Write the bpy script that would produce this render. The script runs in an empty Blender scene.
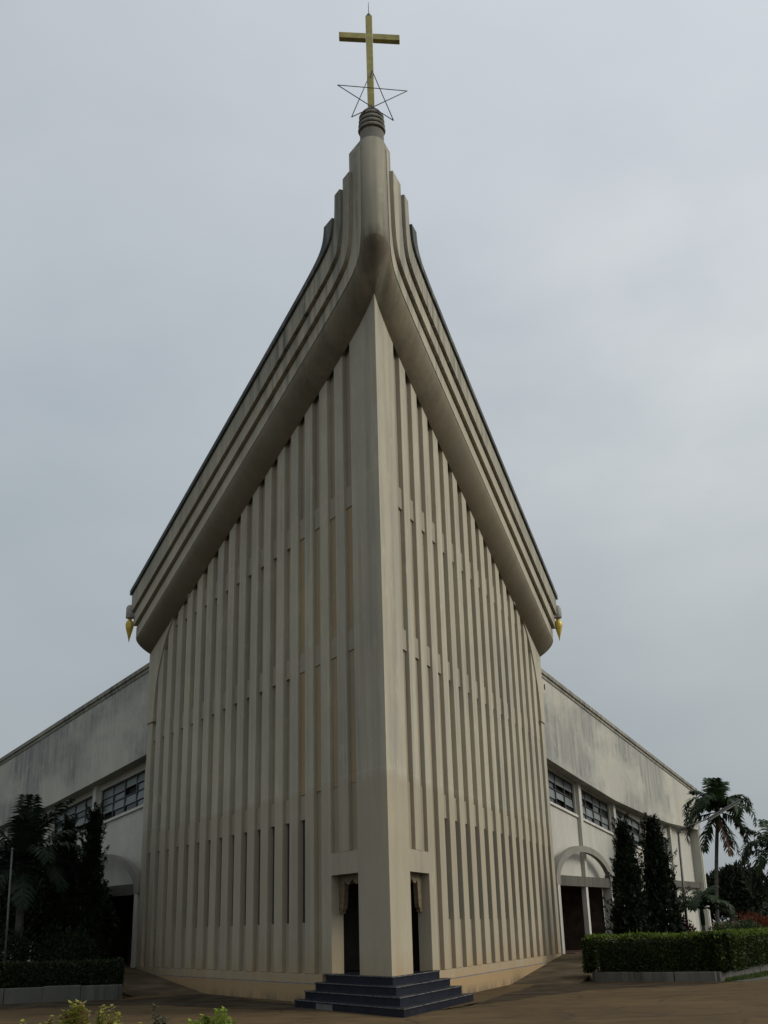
import bpy, bmesh, math, random
from mathutils import Vector, Matrix, noise as mnoise

sc = bpy.context.scene
COL = sc.collection
rad = math.radians

# ------------------------------------------------------------------ helpers
def V(*a): return Vector(a)

class MB:
    """collects faces (with a material slot each) and links them as one mesh object"""
    def __init__(s): s.v = []; s.f = []; s.m = []; s.smooth = []
    def face(s, pts, m=0, smooth=False):
        i = len(s.v); s.v.extend([tuple(p) for p in pts]); s.f.append(tuple(range(i, i+len(pts)))); s.m.append(m); s.smooth.append(smooth)
    def hexa(s, b, t, m=0):
        """closed prism between two rings of points"""
        n = len(b); i = len(s.v)
        s.v.extend([tuple(p) for p in b]); s.v.extend([tuple(p) for p in t])
        s.f.append(tuple(range(i, i+n))); s.m.append(m); s.smooth.append(False)
        s.f.append(tuple(range(i+n, i+2*n))); s.m.append(m); s.smooth.append(False)
        for k in range(n):
            k2 = (k+1) % n
            s.f.append((i+k, i+k2, i+n+k2, i+n+k)); s.m.append(m); s.smooth.append(False)
    def box(s, c, d, m=0, rz=0):
        cx, cy, cz = c; dx, dy, dz = d[0]/2, d[1]/2, d[2]/2
        ca, sa = math.cos(rz), math.sin(rz)
        q = [(-dx, -dy), (dx, -dy), (dx, dy), (-dx, dy)]
        q = [(cx+x*ca-y*sa, cy+x*sa+y*ca) for x, y in q]
        s.hexa([(x, y, cz-dz) for x, y in q], [(x, y, cz+dz) for x, y in q], m)
    def tube(s, pts, r, n=10, m=0, cap=True):
        """swept tube; r one radius or one per point"""
        pts = [Vector(p) for p in pts]; k = len(pts)
        rs = r if isinstance(r, (list, tuple)) else [r]*k
        i = len(s.v); ref = None
        for j, p in enumerate(pts):
            d = (pts[min(j+1, k-1)]-pts[max(j-1, 0)]).normalized()
            if ref is None:
                ref = d.orthogonal().normalized()
            ref = (ref-d*ref.dot(d)).normalized(); b = d.cross(ref)
            for a in range(n):
                t = 2*math.pi*a/n
                s.v.append(tuple(p+(ref*math.cos(t)+b*math.sin(t))*rs[j]))
        for j in range(k-1):
            for a in range(n):
                a2 = (a+1) % n
                s.f.append((i+j*n+a, i+j*n+a2, i+(j+1)*n+a2, i+(j+1)*n+a)); s.m.append(m); s.smooth.append(True)
        if cap:
            s.f.append(tuple(i+a for a in range(n))); s.m.append(m); s.smooth.append(False)
            s.f.append(tuple(i+(k-1)*n+a for a in range(n))); s.m.append(m); s.smooth.append(False)
    def lathe(s, c, prof, n=24, m=0, smooth=True):
        i = len(s.v); c = Vector(c)
        for r, z in prof:
            for a in range(n):
                t = 2*math.pi*a/n
                s.v.append((c.x+r*math.cos(t), c.y+r*math.sin(t), c.z+z))
        for j in range(len(prof)-1):
            for a in range(n):
                a2 = (a+1) % n
                s.f.append((i+j*n+a, i+j*n+a2, i+(j+1)*n+a2, i+(j+1)*n+a)); s.m.append(m); s.smooth.append(smooth)
        s.f.append(tuple(i+a for a in range(n))); s.m.append(m); s.smooth.append(False)
        s.f.append(tuple(i+(len(prof)-1)*n+a for a in range(n))); s.m.append(m); s.smooth.append(False)
    def build(s, name, mats, parent=None, origin=None, fix=True, bevel=0):
        o0 = Vector(origin) if origin is not None else Vector((0, 0, 0))
        if parent is not None and origin is None:
            o0 = Vector(parent.get('_o', (0, 0, 0)))
        me = bpy.data.meshes.new(name)
        me.from_pydata([tuple(Vector(p)-o0) for p in s.v], [], s.f)
        if not isinstance(mats, (list, tuple)): mats = [mats]
        for mm in mats: me.materials.append(mm)
        me.polygons.foreach_set('material_index', s.m)
        me.polygons.foreach_set('use_smooth', s.smooth)
        if fix:
            bm = bmesh.new(); bm.from_mesh(me)
            bmesh.ops.remove_doubles(bm, verts=bm.verts, dist=1e-5)
            bmesh.ops.recalc_face_normals(bm, faces=bm.faces)
            bm.to_mesh(me); bm.free()
        me.update()
        o = bpy.data.objects.new(name, me); COL.objects.link(o)
        if parent is not None:
            o.parent = parent; o['_o'] = tuple(parent.get('_o', (0, 0, 0)))
        else:
            o.location = o0
        if bevel:
            b = o.modifiers.new('edge', 'BEVEL'); b.width = bevel; b.segments = 2; b.limit_method = 'ANGLE'; b.angle_limit = rad(40)
        return o

def thing(name, label, cat, loc, group=None):
    o = bpy.data.objects.new(name, None); COL.objects.link(o)
    o.location = loc; o['_o'] = tuple(loc); o.empty_display_size = .3
    o['label'] = label; o['category'] = cat
    if group: o['group'] = group
    return o
def tag(o, label, cat, group=None):
    o['label'] = label; o['category'] = cat
    if group: o['group'] = group
    return o
def struct(o, kind='structure'):
    o['kind'] = kind; return o

# ------------------------------------------------------------------ materials
def newmat(name):
    m = bpy.data.materials.new(name); m.use_nodes = True
    nt = m.node_tree; nt.nodes.clear()
    out = nt.nodes.new('ShaderNodeOutputMaterial'); b = nt.nodes.new('ShaderNodeBsdfPrincipled')
    nt.links.new(b.outputs[0], out.inputs[0])
    return m, nt, b
class NT:
    def __init__(s, nt): s.nt = nt
    def n(s, t, **kw):
        x = s.nt.nodes.new(t)
        for k, v in kw.items(): setattr(x, k, v)
        return x
    def l(s, a, b): s.nt.links.new(a, b)
    def pos(s, scale=(1, 1, 1), rz=0):
        g = s.n('ShaderNodeNewGeometry'); mp = s.n('ShaderNodeMapping')
        mp.inputs['Scale'].default_value = scale; mp.inputs['Rotation'].default_value = (0, 0, rz)
        s.l(g.outputs['Position'], mp.inputs['Vector']); return mp.outputs[0]
    def noise(s, vec, scale, detail=4, rough=.55):
        x = s.n('ShaderNodeTexNoise'); x.inputs['Scale'].default_value = scale
        x.inputs['Detail'].default_value = detail; x.inputs['Roughness'].default_value = rough
        s.l(vec, x.inputs['Vector']); return x.outputs['Fac']
    def ramp(s, fac, stops):
        r = s.n('ShaderNodeValToRGB'); e = r.color_ramp.elements
        for i, (p, c) in enumerate(stops):
            if not isinstance(c, (tuple, list)): c = (c, c, c)
            q = e[i] if i < 2 else e.new(p)
            q.position = p; q.color = (*c, 1)
        s.l(fac, r.inputs['Fac']); return r.outputs['Color']
    def mix(s, fac, a, b, mode='MIX'):
        x = s.n('ShaderNodeMix', data_type='RGBA', blend_type=mode)
        for sock, v in ((x.inputs[0], fac), (x.inputs[6], a), (x.inputs[7], b)):
            if hasattr(v, 'is_output'): s.l(v, sock)
            elif isinstance(v, (tuple, list)): sock.default_value = (*v, 1)
            else: sock.default_value = v
        return x.outputs[2]
    def math(s, op, a, b=None, clamp=False):
        x = s.n('ShaderNodeMath', operation=op); x.use_clamp = clamp
        for i, v in enumerate((a, b)):
            if v is None: continue
            if hasattr(v, 'is_output'): s.l(v, x.inputs[i])
            else: x.inputs[i].default_value = v
        return x.outputs[0]
    def z(s):
        g = s.n('ShaderNodeNewGeometry'); x = s.n('ShaderNodeSeparateXYZ'); s.l(g.outputs['Position'], x.inputs[0]); return x.outputs['Z']
    def maprange(s, v, a, b, c=0, d=1):
        x = s.n('ShaderNodeMapRange'); s.l(v, x.inputs[0])
        for i, q in enumerate((a, b, c, d)): x.inputs[i+1].default_value = q
        return x.outputs[0]
    def bump(s, h, bsdf, strength=.3, dist=.02):
        x = s.n('ShaderNodeBump'); x.inputs['Strength'].default_value = strength; x.inputs['Distance'].default_value = dist
        s.l(h, x.inputs['Height']); s.l(x.outputs[0], bsdf.inputs['Normal'])

def concrete(name, base, dark, streak=.5, rust=0., splash=0., rough=.85, grey=(.2, .2, .19), joints=False, streak_scale=2.2, stain=False, patch=False):
    m, nt, b = newmat(name); t = NT(nt)
    p = t.pos(); n1 = t.noise(p, .35, 6, .6); n2 = t.noise(p, 5.5, 5, .6)
    c = t.mix(t.ramp(n1, [(.32, 0), (.7, 1)]), dark, base)
    c = t.mix(t.math('MULTIPLY', t.ramp(n2, [(.35, 0), (.75, 1)]), .3), c, tuple(x*.74 for x in base))
    ps = t.pos((streak_scale, streak_scale, .1)); st = t.noise(ps, 1., 6, .65)
    lm = t.noise(t.pos((.16, .16, .24)), 1., 3)
    mask = t.math('MULTIPLY', t.ramp(st, [(.44, 0), (.63, 1)]), t.ramp(lm, [(.36, 0), (.60, 1)]))
    drip = t.noise(t.pos((7., 7., .22)), 1., 4, .6)
    c = t.mix(t.math('MULTIPLY', t.math('MULTIPLY', t.ramp(drip, [(.56, 0), (.70, 1)]), t.ramp(lm, [(.40, 0), (.55, 1)])), .5*streak), c, tuple(x*.5 for x in dark))
    if patch:
        bl = t.noise(t.pos((.22, .22, .34)), 1., 5, .55); fine = t.noise(t.pos((3.2, 3.2, .35)), 1., 5, .6)
        mask = t.math('MULTIPLY', t.ramp(bl, [(.44, 0), (.57, 1)]), t.ramp(fine, [(.3, .25), (.65, 1)]))
    c = t.mix(t.math('MULTIPLY', mask, streak), c, grey)
    if rust:
        rs = t.noise(t.pos((2.5, 2.5, .16)), 1.3, 5)
        c = t.mix(t.math('MULTIPLY', t.ramp(rs, [(.36, 0), (.6, 1)]), rust), c, (.36, .22, .10))
    bl2 = t.noise(t.pos((1, 1, .7)), 1.15, 6, .68); bl3 = t.noise(t.pos((1, 1, .45)), 3.1, 6, .7)
    c = t.mix(t.math('MULTIPLY', t.ramp(bl2, [(.45, 0), (.62, 1)]), .30), c, tuple(x*.70 for x in base))
    c = t.mix(t.math('MULTIPLY', t.ramp(bl3, [(.56, 0), (.68, 1)]), .35), c, tuple(min(1, x*1.18) for x in base))
    vv = t.noise(t.pos((1.15, 1.15, .03)), 1., 2, .5)
    c = t.mix(t.math('MULTIPLY', t.ramp(vv, [(.3, 0), (.7, 1)]), .30), c, tuple(x*.62 for x in base))
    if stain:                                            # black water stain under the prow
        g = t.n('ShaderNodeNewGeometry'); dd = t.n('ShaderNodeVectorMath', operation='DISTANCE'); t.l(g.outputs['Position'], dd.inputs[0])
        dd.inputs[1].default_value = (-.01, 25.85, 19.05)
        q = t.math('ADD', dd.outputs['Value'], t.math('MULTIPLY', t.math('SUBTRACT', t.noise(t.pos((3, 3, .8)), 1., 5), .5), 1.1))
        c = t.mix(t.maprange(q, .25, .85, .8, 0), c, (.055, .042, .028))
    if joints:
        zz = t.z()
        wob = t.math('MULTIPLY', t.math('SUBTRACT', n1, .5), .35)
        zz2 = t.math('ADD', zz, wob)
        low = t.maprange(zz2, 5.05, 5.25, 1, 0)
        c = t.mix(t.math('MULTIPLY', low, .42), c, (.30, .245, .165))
        for zj in (5.28, 12.95):
            d = t.math('ABSOLUTE', t.math('SUBTRACT', t.math('ADD', zz, t.math('MULTIPLY', wob, .18)), zj))
            c = t.mix(t.math('MULTIPLY', t.maprange(d, .006, .03, 1, 0), .14), c, (.5, .47, .4))
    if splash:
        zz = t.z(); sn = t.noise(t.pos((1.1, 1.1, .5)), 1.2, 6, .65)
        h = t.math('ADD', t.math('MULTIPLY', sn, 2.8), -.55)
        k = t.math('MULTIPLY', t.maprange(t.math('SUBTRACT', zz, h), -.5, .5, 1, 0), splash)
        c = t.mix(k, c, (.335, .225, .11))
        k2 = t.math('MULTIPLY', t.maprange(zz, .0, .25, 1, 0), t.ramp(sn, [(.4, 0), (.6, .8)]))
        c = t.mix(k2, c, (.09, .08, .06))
    t.l(c, b.inputs['Base Color']); b.inputs['Roughness'].default_value = rough; b.inputs['Specular IOR Level'].default_value = .2
    t.bump(t.noise(p, 22, 6, .7), b, .35, .012)
    return m

M = {}
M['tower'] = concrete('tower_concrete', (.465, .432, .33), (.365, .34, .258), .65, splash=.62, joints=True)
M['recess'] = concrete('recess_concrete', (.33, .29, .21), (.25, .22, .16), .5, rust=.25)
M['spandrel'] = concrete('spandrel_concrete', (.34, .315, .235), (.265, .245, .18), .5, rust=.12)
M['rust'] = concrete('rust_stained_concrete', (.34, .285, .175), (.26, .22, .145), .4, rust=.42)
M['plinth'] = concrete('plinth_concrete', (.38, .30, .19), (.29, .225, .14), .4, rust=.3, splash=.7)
M['cornice'] = concrete('cornice_concrete', (.47, .44, .345), (.37, .345, .27), .85, grey=(.13, .135, .12), streak_scale=3.2)
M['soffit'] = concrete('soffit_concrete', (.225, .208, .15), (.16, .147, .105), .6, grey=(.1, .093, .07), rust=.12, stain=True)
M['upper_band'] = concrete('streaked_cornice_concrete', (.42, .395, .31), (.29, .275, .225), 1., grey=(.085, .095, .085), streak_scale=4.5)
M['nose'] = concrete('spire_concrete', (.33, .305, .235), (.24, .225, .175), .9, grey=(.11, .105, .085), stain=True, streak_scale=4)
M['cap'] = concrete('cap_concrete', (.27, .255, .22), (.17, .165, .15), .8, grey=(.08, .08, .075))
M['lip'] = concrete('mossy_lip', (.10, .11, .11), (.05, .06, .055), .8, grey=(.24, .25, .22), streak_scale=3)
M['wing'] = concrete('wing_paint', (.53, .52, .455), (.45, .44, .385), .35, grey=(.3, .3, .28))
M['wing_band'] = concrete('wing_band_paint', (.50, .49, .42), (.42, .41, .355), .95, grey=(.17, .18, .18), streak_scale=1.6, patch=True)
M['coping'] = concrete('coping', (.36, .34, .28), (.16, .16, .14), .9, grey=(.06, .065, .06), streak_scale=4)
M['arch'] = concrete('arch_concrete', (.27, .255, .215), (.2, .19, .16), .5)
M['slab'] = concrete('mossy_slab', (.15, .145, .12), (.06, .06, .048), .95, grey=(.05, .055, .045), streak_scale=6)
M['white'] = concrete('white_post_paint', (.62, .6, .54), (.52, .5, .45), .4)
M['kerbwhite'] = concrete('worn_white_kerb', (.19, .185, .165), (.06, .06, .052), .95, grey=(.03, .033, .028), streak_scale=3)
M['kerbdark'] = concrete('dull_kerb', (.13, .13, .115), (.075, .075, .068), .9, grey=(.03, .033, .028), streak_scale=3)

def simple(name, col, rough=.6, metal=0, nscale=6, var=.25, spec=.5, bump=0):
    m, nt, b = newmat(name); t = NT(nt)
    n = t.noise(t.pos(), nscale, 5)
    c = t.mix(t.ramp(n, [(.35, 0), (.68, 1)]), tuple(x*(1-var) for x in col), tuple(min(1, x*(1+var)) for x in col))
    t.l(c, b.inputs['Base Color']); b.inputs['Roughness'].default_value = rough; b.inputs['Metallic'].default_value = metal
    b.inputs['Specular IOR Level'].default_value = spec
    if bump: t.bump(t.noise(t.pos(), nscale*5, 4), b, bump, .01)
    return m
M['gold'] = simple('old_gold_paint', (.35, .31, .105), .55, .1, 4, .22)
M['bud'] = simple('golden_bud', (.5, .36, .06), .4, .3, 5, .25)
M['bracket'] = simple('bracket_grey', (.3, .3, .28), .8, 0, 8, .2)
M['tile'] = simple('navy_step_tile', (.0075, .0095, .018), .4, 0, 3, .35, spec=.18)
M['nosing'] = simple('step_nosing', (.15, .15, .15), .65, 0, 14, .85, spec=.2)
M['tilechip'] = simple('patched_step_tile', (.10, .095, .085), .8, 0, 9, .3)
M['dark'] = simple('dark_interior', (.012, .011, .01), .9, 0, 2, .2)
M['door'] = simple('dark_wood_door', (.022, .016, .011), .5, 0, 3, .4)
M['porchwood'] = simple('porch_wood', (.075, .052, .036), .6, 0, 3, .4)
M['goldcarve'] = simple('golden_plaster', (.13, .10, .055), .7, 0, 12, .3)
M['bluetrim'] = simple('faded_blue_line', (.10, .115, .15), .7, 0, 3, .4)
M['metal'] = simple('galvanised_grey', (.09, .09, .088), .55, .3, 8, .25)
M['lampglass'] = simple('lamp_grey', (.33, .33, .32), .5, .1, 8, .1)
M['wire'] = simple('wire_grey', (.09, .09, .10), .6, .2, 8, .1)
M['frame'] = simple('window_frame', (.02, .02, .021), .5, 0, 8, .2)
M['bark'] = simple('bark', (.07, .055, .04), .95, 0, 9, .35, bump=.6)
M['palmbark'] = simple('palm_bark', (.075, .07, .058), .95, 0, 7, .3, bump=.4)
M['roof'] = simple('roof_sheet', (.12, .12, .12), .7, 0, 2, .3)
M['tank'] = simple('porch_floor_tile', (.07, .035, .025), .6, 0, 3, .3)
def glass(name, col, rough):
    m, nt, b = newmat(name); t = NT(nt)
    n = t.noise(t.pos(), 1.6, 3)
    c = t.mix(n, tuple(x*.75 for x in col), tuple(x*1.3 for x in col)); t.l(c, b.inputs['Base Color'])
    b.inputs['Roughness'].default_value = rough; b.inputs['Specular IOR Level'].default_value = .3
    return m
M['pane'] = glass('sky_sheen_pane', (.15, .17, .17), .35)  # pale base colour stands in for sky reflected in the glass
M['darkpane'] = glass('dark_pane', (.012, .014, .016), .12)
M['slotglass'] = glass('slot_glass', (.035, .04, .038), .3)

def leafmat(name, a, b_, trans=.25, scale=1.2, rough=.5, tip=None):
    m, nt, b = newmat(name); t = NT(nt)
    n = t.noise(t.pos(), scale, 4); n2 = t.noise(t.pos(), scale*14, 2)
    c = t.mix(t.ramp(n, [(.35, 0), (.66, 1)]), a, b_)
    c = t.mix(t.math('MULTIPLY', t.ramp(n2, [(.4, 0), (.7, 1)]), .5), c, tuple(min(1, x*1.5) for x in b_))
    if tip: c = t.mix(t.ramp(t.noise(t.pos(), scale*3, 3), [(.53, 0), (.62, 1)]), c, tip)
    t.l(c, b.inputs['Base Color']); b.inputs['Roughness'].default_value = rough; b.inputs['Specular IOR Level'].default_value = .12
    tr = t.n('ShaderNodeBsdfTranslucent'); t.l(c, tr.inputs['Color'])
    mx = t.n('ShaderNodeMixShader'); mx.inputs[0].default_value = trans
    out = [x for x in nt.nodes if x.type == 'OUTPUT_MATERIAL'][0]
    t.l(b.outputs[0], mx.inputs[1]); t.l(tr.outputs[0], mx.inputs[2]); t.l(mx.outputs[0], out.inputs[0])
    return m
M['cypress'] = leafmat('cypress_leaf', (.007, .011, .006), (.015, .022, .010), .05)
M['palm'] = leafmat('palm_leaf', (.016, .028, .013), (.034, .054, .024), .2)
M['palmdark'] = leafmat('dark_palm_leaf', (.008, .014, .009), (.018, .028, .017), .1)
M['drypalm'] = leafmat('dry_frond', (.09, .06, .045), (.14, .09, .06), .15)
M['broad'] = leafmat('broad_leaf', (.008, .012, .007), (.018, .025, .012), .08, .5)
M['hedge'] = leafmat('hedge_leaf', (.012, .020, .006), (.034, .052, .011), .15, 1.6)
M['hedgetop'] = leafmat('hedge_lit_top', (.06, .095, .014), (.12, .17, .026), .3, 1.6)  # brighter than the sides: light falling on the hedge top put into leaf colour
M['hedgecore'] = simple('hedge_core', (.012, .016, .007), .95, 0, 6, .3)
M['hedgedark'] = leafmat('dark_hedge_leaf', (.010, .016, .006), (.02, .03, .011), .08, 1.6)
M['yellow'] = leafmat('yellow_leaf', (.17, .19, .03), (.34, .33, .06), .3, 3., tip=(.33, .17, .12))
M['lime'] = leafmat('lime_leaf', (.13, .21, .02), (.24, .33, .03), .3, 3.)
M['sprig'] = leafmat('sprig_leaf', (.05, .06, .04), (.09, .1, .06), .2, 3.)
M['red'] = leafmat('red_bloom', (.085, .028, .014), (.16, .045, .02), .2, 1.5)
M['maroon'] = leafmat('maroon_leaf', (.06, .02, .02), (.11, .03, .035), .2, 1.5)
M['shrub'] = leafmat('shrub_leaf', (.025, .04, .015), (.05, .075, .03), .2, 1.5)
M['greyshrub'] = leafmat('grey_shrub_leaf', (.06, .075, .055), (.10, .12, .085), .2, 1.)
M['grass'] = leafmat('grass_blade', (.035, .06, .015), (.07, .10, .025), .2, 2.)

def groundmat():
    m, nt, b = newmat('dusty_asphalt'); t = NT(nt)
    p = t.pos(); n1 = t.noise(p, .16, 5, .6); n2 = t.noise(p, 1.5, 6, .65); n3 = t.noise(p, 26, 5, .75)
    c = t.mix(t.ramp(n1, [(.38, 0), (.62, 1)]), (.082, .056, .029), (.118, .079, .037))
    c = t.mix(t.math('MULTIPLY', t.ramp(n2, [(.4, 0), (.66, 1)]), .55), c, (.042, .032, .021))
    vo = t.n('ShaderNodeTexVoronoi', feature='DISTANCE_TO_EDGE'); vo.inputs['Scale'].default_value = .3
    wv = t.n('ShaderNodeVectorMath', operation='ADD'); nz = t.n('ShaderNodeTexNoise'); nz.inputs['Scale'].default_value = .9; nz.inputs['Detail'].default_value = 4
    t.l(p, nz.inputs['Vector']); t.l(p, wv.inputs[0]); t.l(nz.outputs['Color'], wv.inputs[1]); t.l(wv.outputs[0], vo.inputs['Vector'])
    c = t.mix(t.math('MULTIPLY', t.maprange(vo.outputs['Distance'], .004, .016, 1, 0), .6), c, (.03, .025, .02))
    lines = t.noise(t.pos((.12, 1.1, 1), rad(8)), 1.6, 5, .6)
    c = t.mix(t.math('MULTIPLY', t.ramp(lines, [(.5, 0), (.62, 1)]), .4), c, (.125, .088, .046))
    c = t.mix(t.math('MULTIPLY', t.ramp(n3, [(.45, 0), (.72, 1)]), .35), c, (.105, .08, .052))
    t.l(c, b.inputs['Base Color']); b.inputs['Roughness'].default_value = .95; b.inputs['Specular IOR Level'].default_value = .06
    t.bump(n3, b, .4, .01)
    return m
M['ground'] = groundmat()
M['patch'] = simple('dark_asphalt', (.046, .035, .023), .95, 0, 1.3, .4, spec=.06, bump=.4)
M['ramp'] = simple('ramp_concrete', (.088, .068, .043), .95, 0, 1.1, .35, spec=.06, bump=.4)
M['soil'] = simple('garden_soil', (.05, .05, .028), .95, 0, 2, .4, bump=.5)

# ------------------------------------------------------------------ camera
PITCH, ROLL, YAW, EYE = rad(20.5197), rad(1.58), rad(.113), 1.65
fw = V(math.sin(YAW)*math.cos(PITCH), math.cos(YAW)*math.cos(PITCH), math.sin(PITCH)); r0 = V(math.cos(YAW), -math.sin(YAW), 0); u0 = r0.cross(fw)
RX = r0*math.cos(ROLL)-u0*math.sin(ROLL); UX = r0*math.sin(ROLL)+u0*math.cos(ROLL)
cam = bpy.data.cameras.new('Camera'); co = bpy.data.objects.new('Camera', cam); COL.objects.link(co)
co.matrix_world = Matrix(((RX.x, UX.x, -fw.x, 0), (RX.y, UX.y, -fw.y, 0), (RX.z, UX.z, -fw.z, EYE), (0, 0, 0, 1)))
cam.sensor_fit = 'VERTICAL'; cam.sensor_height = 36; cam.sensor_width = 27; cam.lens = 36*1116/1024
cam.clip_start = .1; cam.clip_end = 5000
sc.camera = co

# ------------------------------------------------------------------ frames of the two tower faces and two wings
class Frame:
    def __init__(s, P, az, side):
        a = rad(az); s.P = V(P[0], P[1], 0); s.u = V(math.sin(a), math.cos(a), 0); s.n = V(s.u.y, -s.u.x, 0)*side
    def pt(s, a, o, z): return s.P+s.u*a+s.n*o+V(0, 0, z)
    def box(s, mb, a0, a1, o0, o1, z0, z1, m=0):
        f = lambda z, a: z(a) if callable(z) else z
        q = [(a0, o0), (a1, o0), (a1, o1), (a0, o1)]
        mb.hexa([s.pt(a, o, f(z0, a)) for a, o in q], [s.pt(a, o, f(z1, a)) for a, o in q], m)
    def plate(s, mb, poly, o0, o1, m=0):
        mb.hexa([s.pt(a, o0, z) for a, z in poly], [s.pt(a, o1, z) for a, z in poly], m)
    def strip(s, mb, lo, hi, o0, o1, m=0):
        """a plate in the face plane between two polylines of (a, z), as one closed skin"""
        k = len(lo); i = len(mb.v)
        for j in range(k):
            for (a, z), o in ((lo[j], o0), (hi[j], o0), (hi[j], o1), (lo[j], o1)):
                if callable(o): o = o(a)
                mb.v.append(tuple(s.pt(a, o, z)))
        for j in range(k-1):
            for e in range(4):
                e2 = (e+1) % 4
                mb.f.append((i+4*j+e, i+4*j+e2, i+4*j+4+e2, i+4*j+4+e)); mb.m.append(m); mb.smooth.append(False)
        for j in (0, k-1):
            mb.f.append(tuple(i+4*j+e for e in range(4))); mb.m.append(m); mb.smooth.append(False)
CX, CY = -.052, 26.692
FL = Frame((CX, CY), -30.10, -1); FR = Frame((CX, CY), 19.354, 1)
LEN = {0: 17.95, 1: 18.9}
HALF = rad((30.10+19.354)/2); AXIS = rad((-30.10+19.354)/2)
FRONT = V(-math.sin(AXIS), -math.cos(AXIS), 0)
COT = 1/math.tan(HALF)
wl = FL.pt(17.9, -.1, 0); wr = FR.pt(18.9, -.1, 0)
WL = Frame((wl.x, wl.y), -40.3, -1); WR = Frame((wr.x, wr.y), 29.5, 1)
ZP = .68

def zs(side):                                            # soffit line on the wall
    z0, k = ((17.68, .326), (17.68, .3095))[side]
    return lambda s: z0-k*s+.40*math.exp(-max(s, 0)/.8)
def curve(side, name, dz=0.):
    kk = (.345, .3255)[side]
    v, z0, c = {'b1': (-.38, 18.58, .10), 'g1': (.06, 19.07, .12), 'g2': (.60, 19.60, .09), 'lip': (1.08, 20.32, .07), 'top': (1.36, 20.53, .07)}[name]
    v += {'b1': (0, .16), 'g1': (.03, -.10), 'g2': (-.13, .04), 'lip': (-.30, -.10), 'top': (-.08, .04)}[name][side]
    if side: z0 += .02
    z0 += dz
    return v, z0, kk, c
def cz(cv, s):
    v, z0, k, c = cv; return z0-k*s+c/max(s-v, 1e-4)
def cpts(cv, ztop, smax, n=40):
    v, z0, k, c = cv
    lo, hi = 1e-4, 3.
    for _ in range(60):
        mid = (lo+hi)/2
        if cz(cv, v+mid) > ztop: lo = mid
        else: hi = mid
    d0 = (lo+hi)/2; d1 = smax-v
    return [(v+d, cz(cv, v+d)) for d in (d0*(d1/d0)**(i/(n-1)) for i in range(n))]

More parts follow.
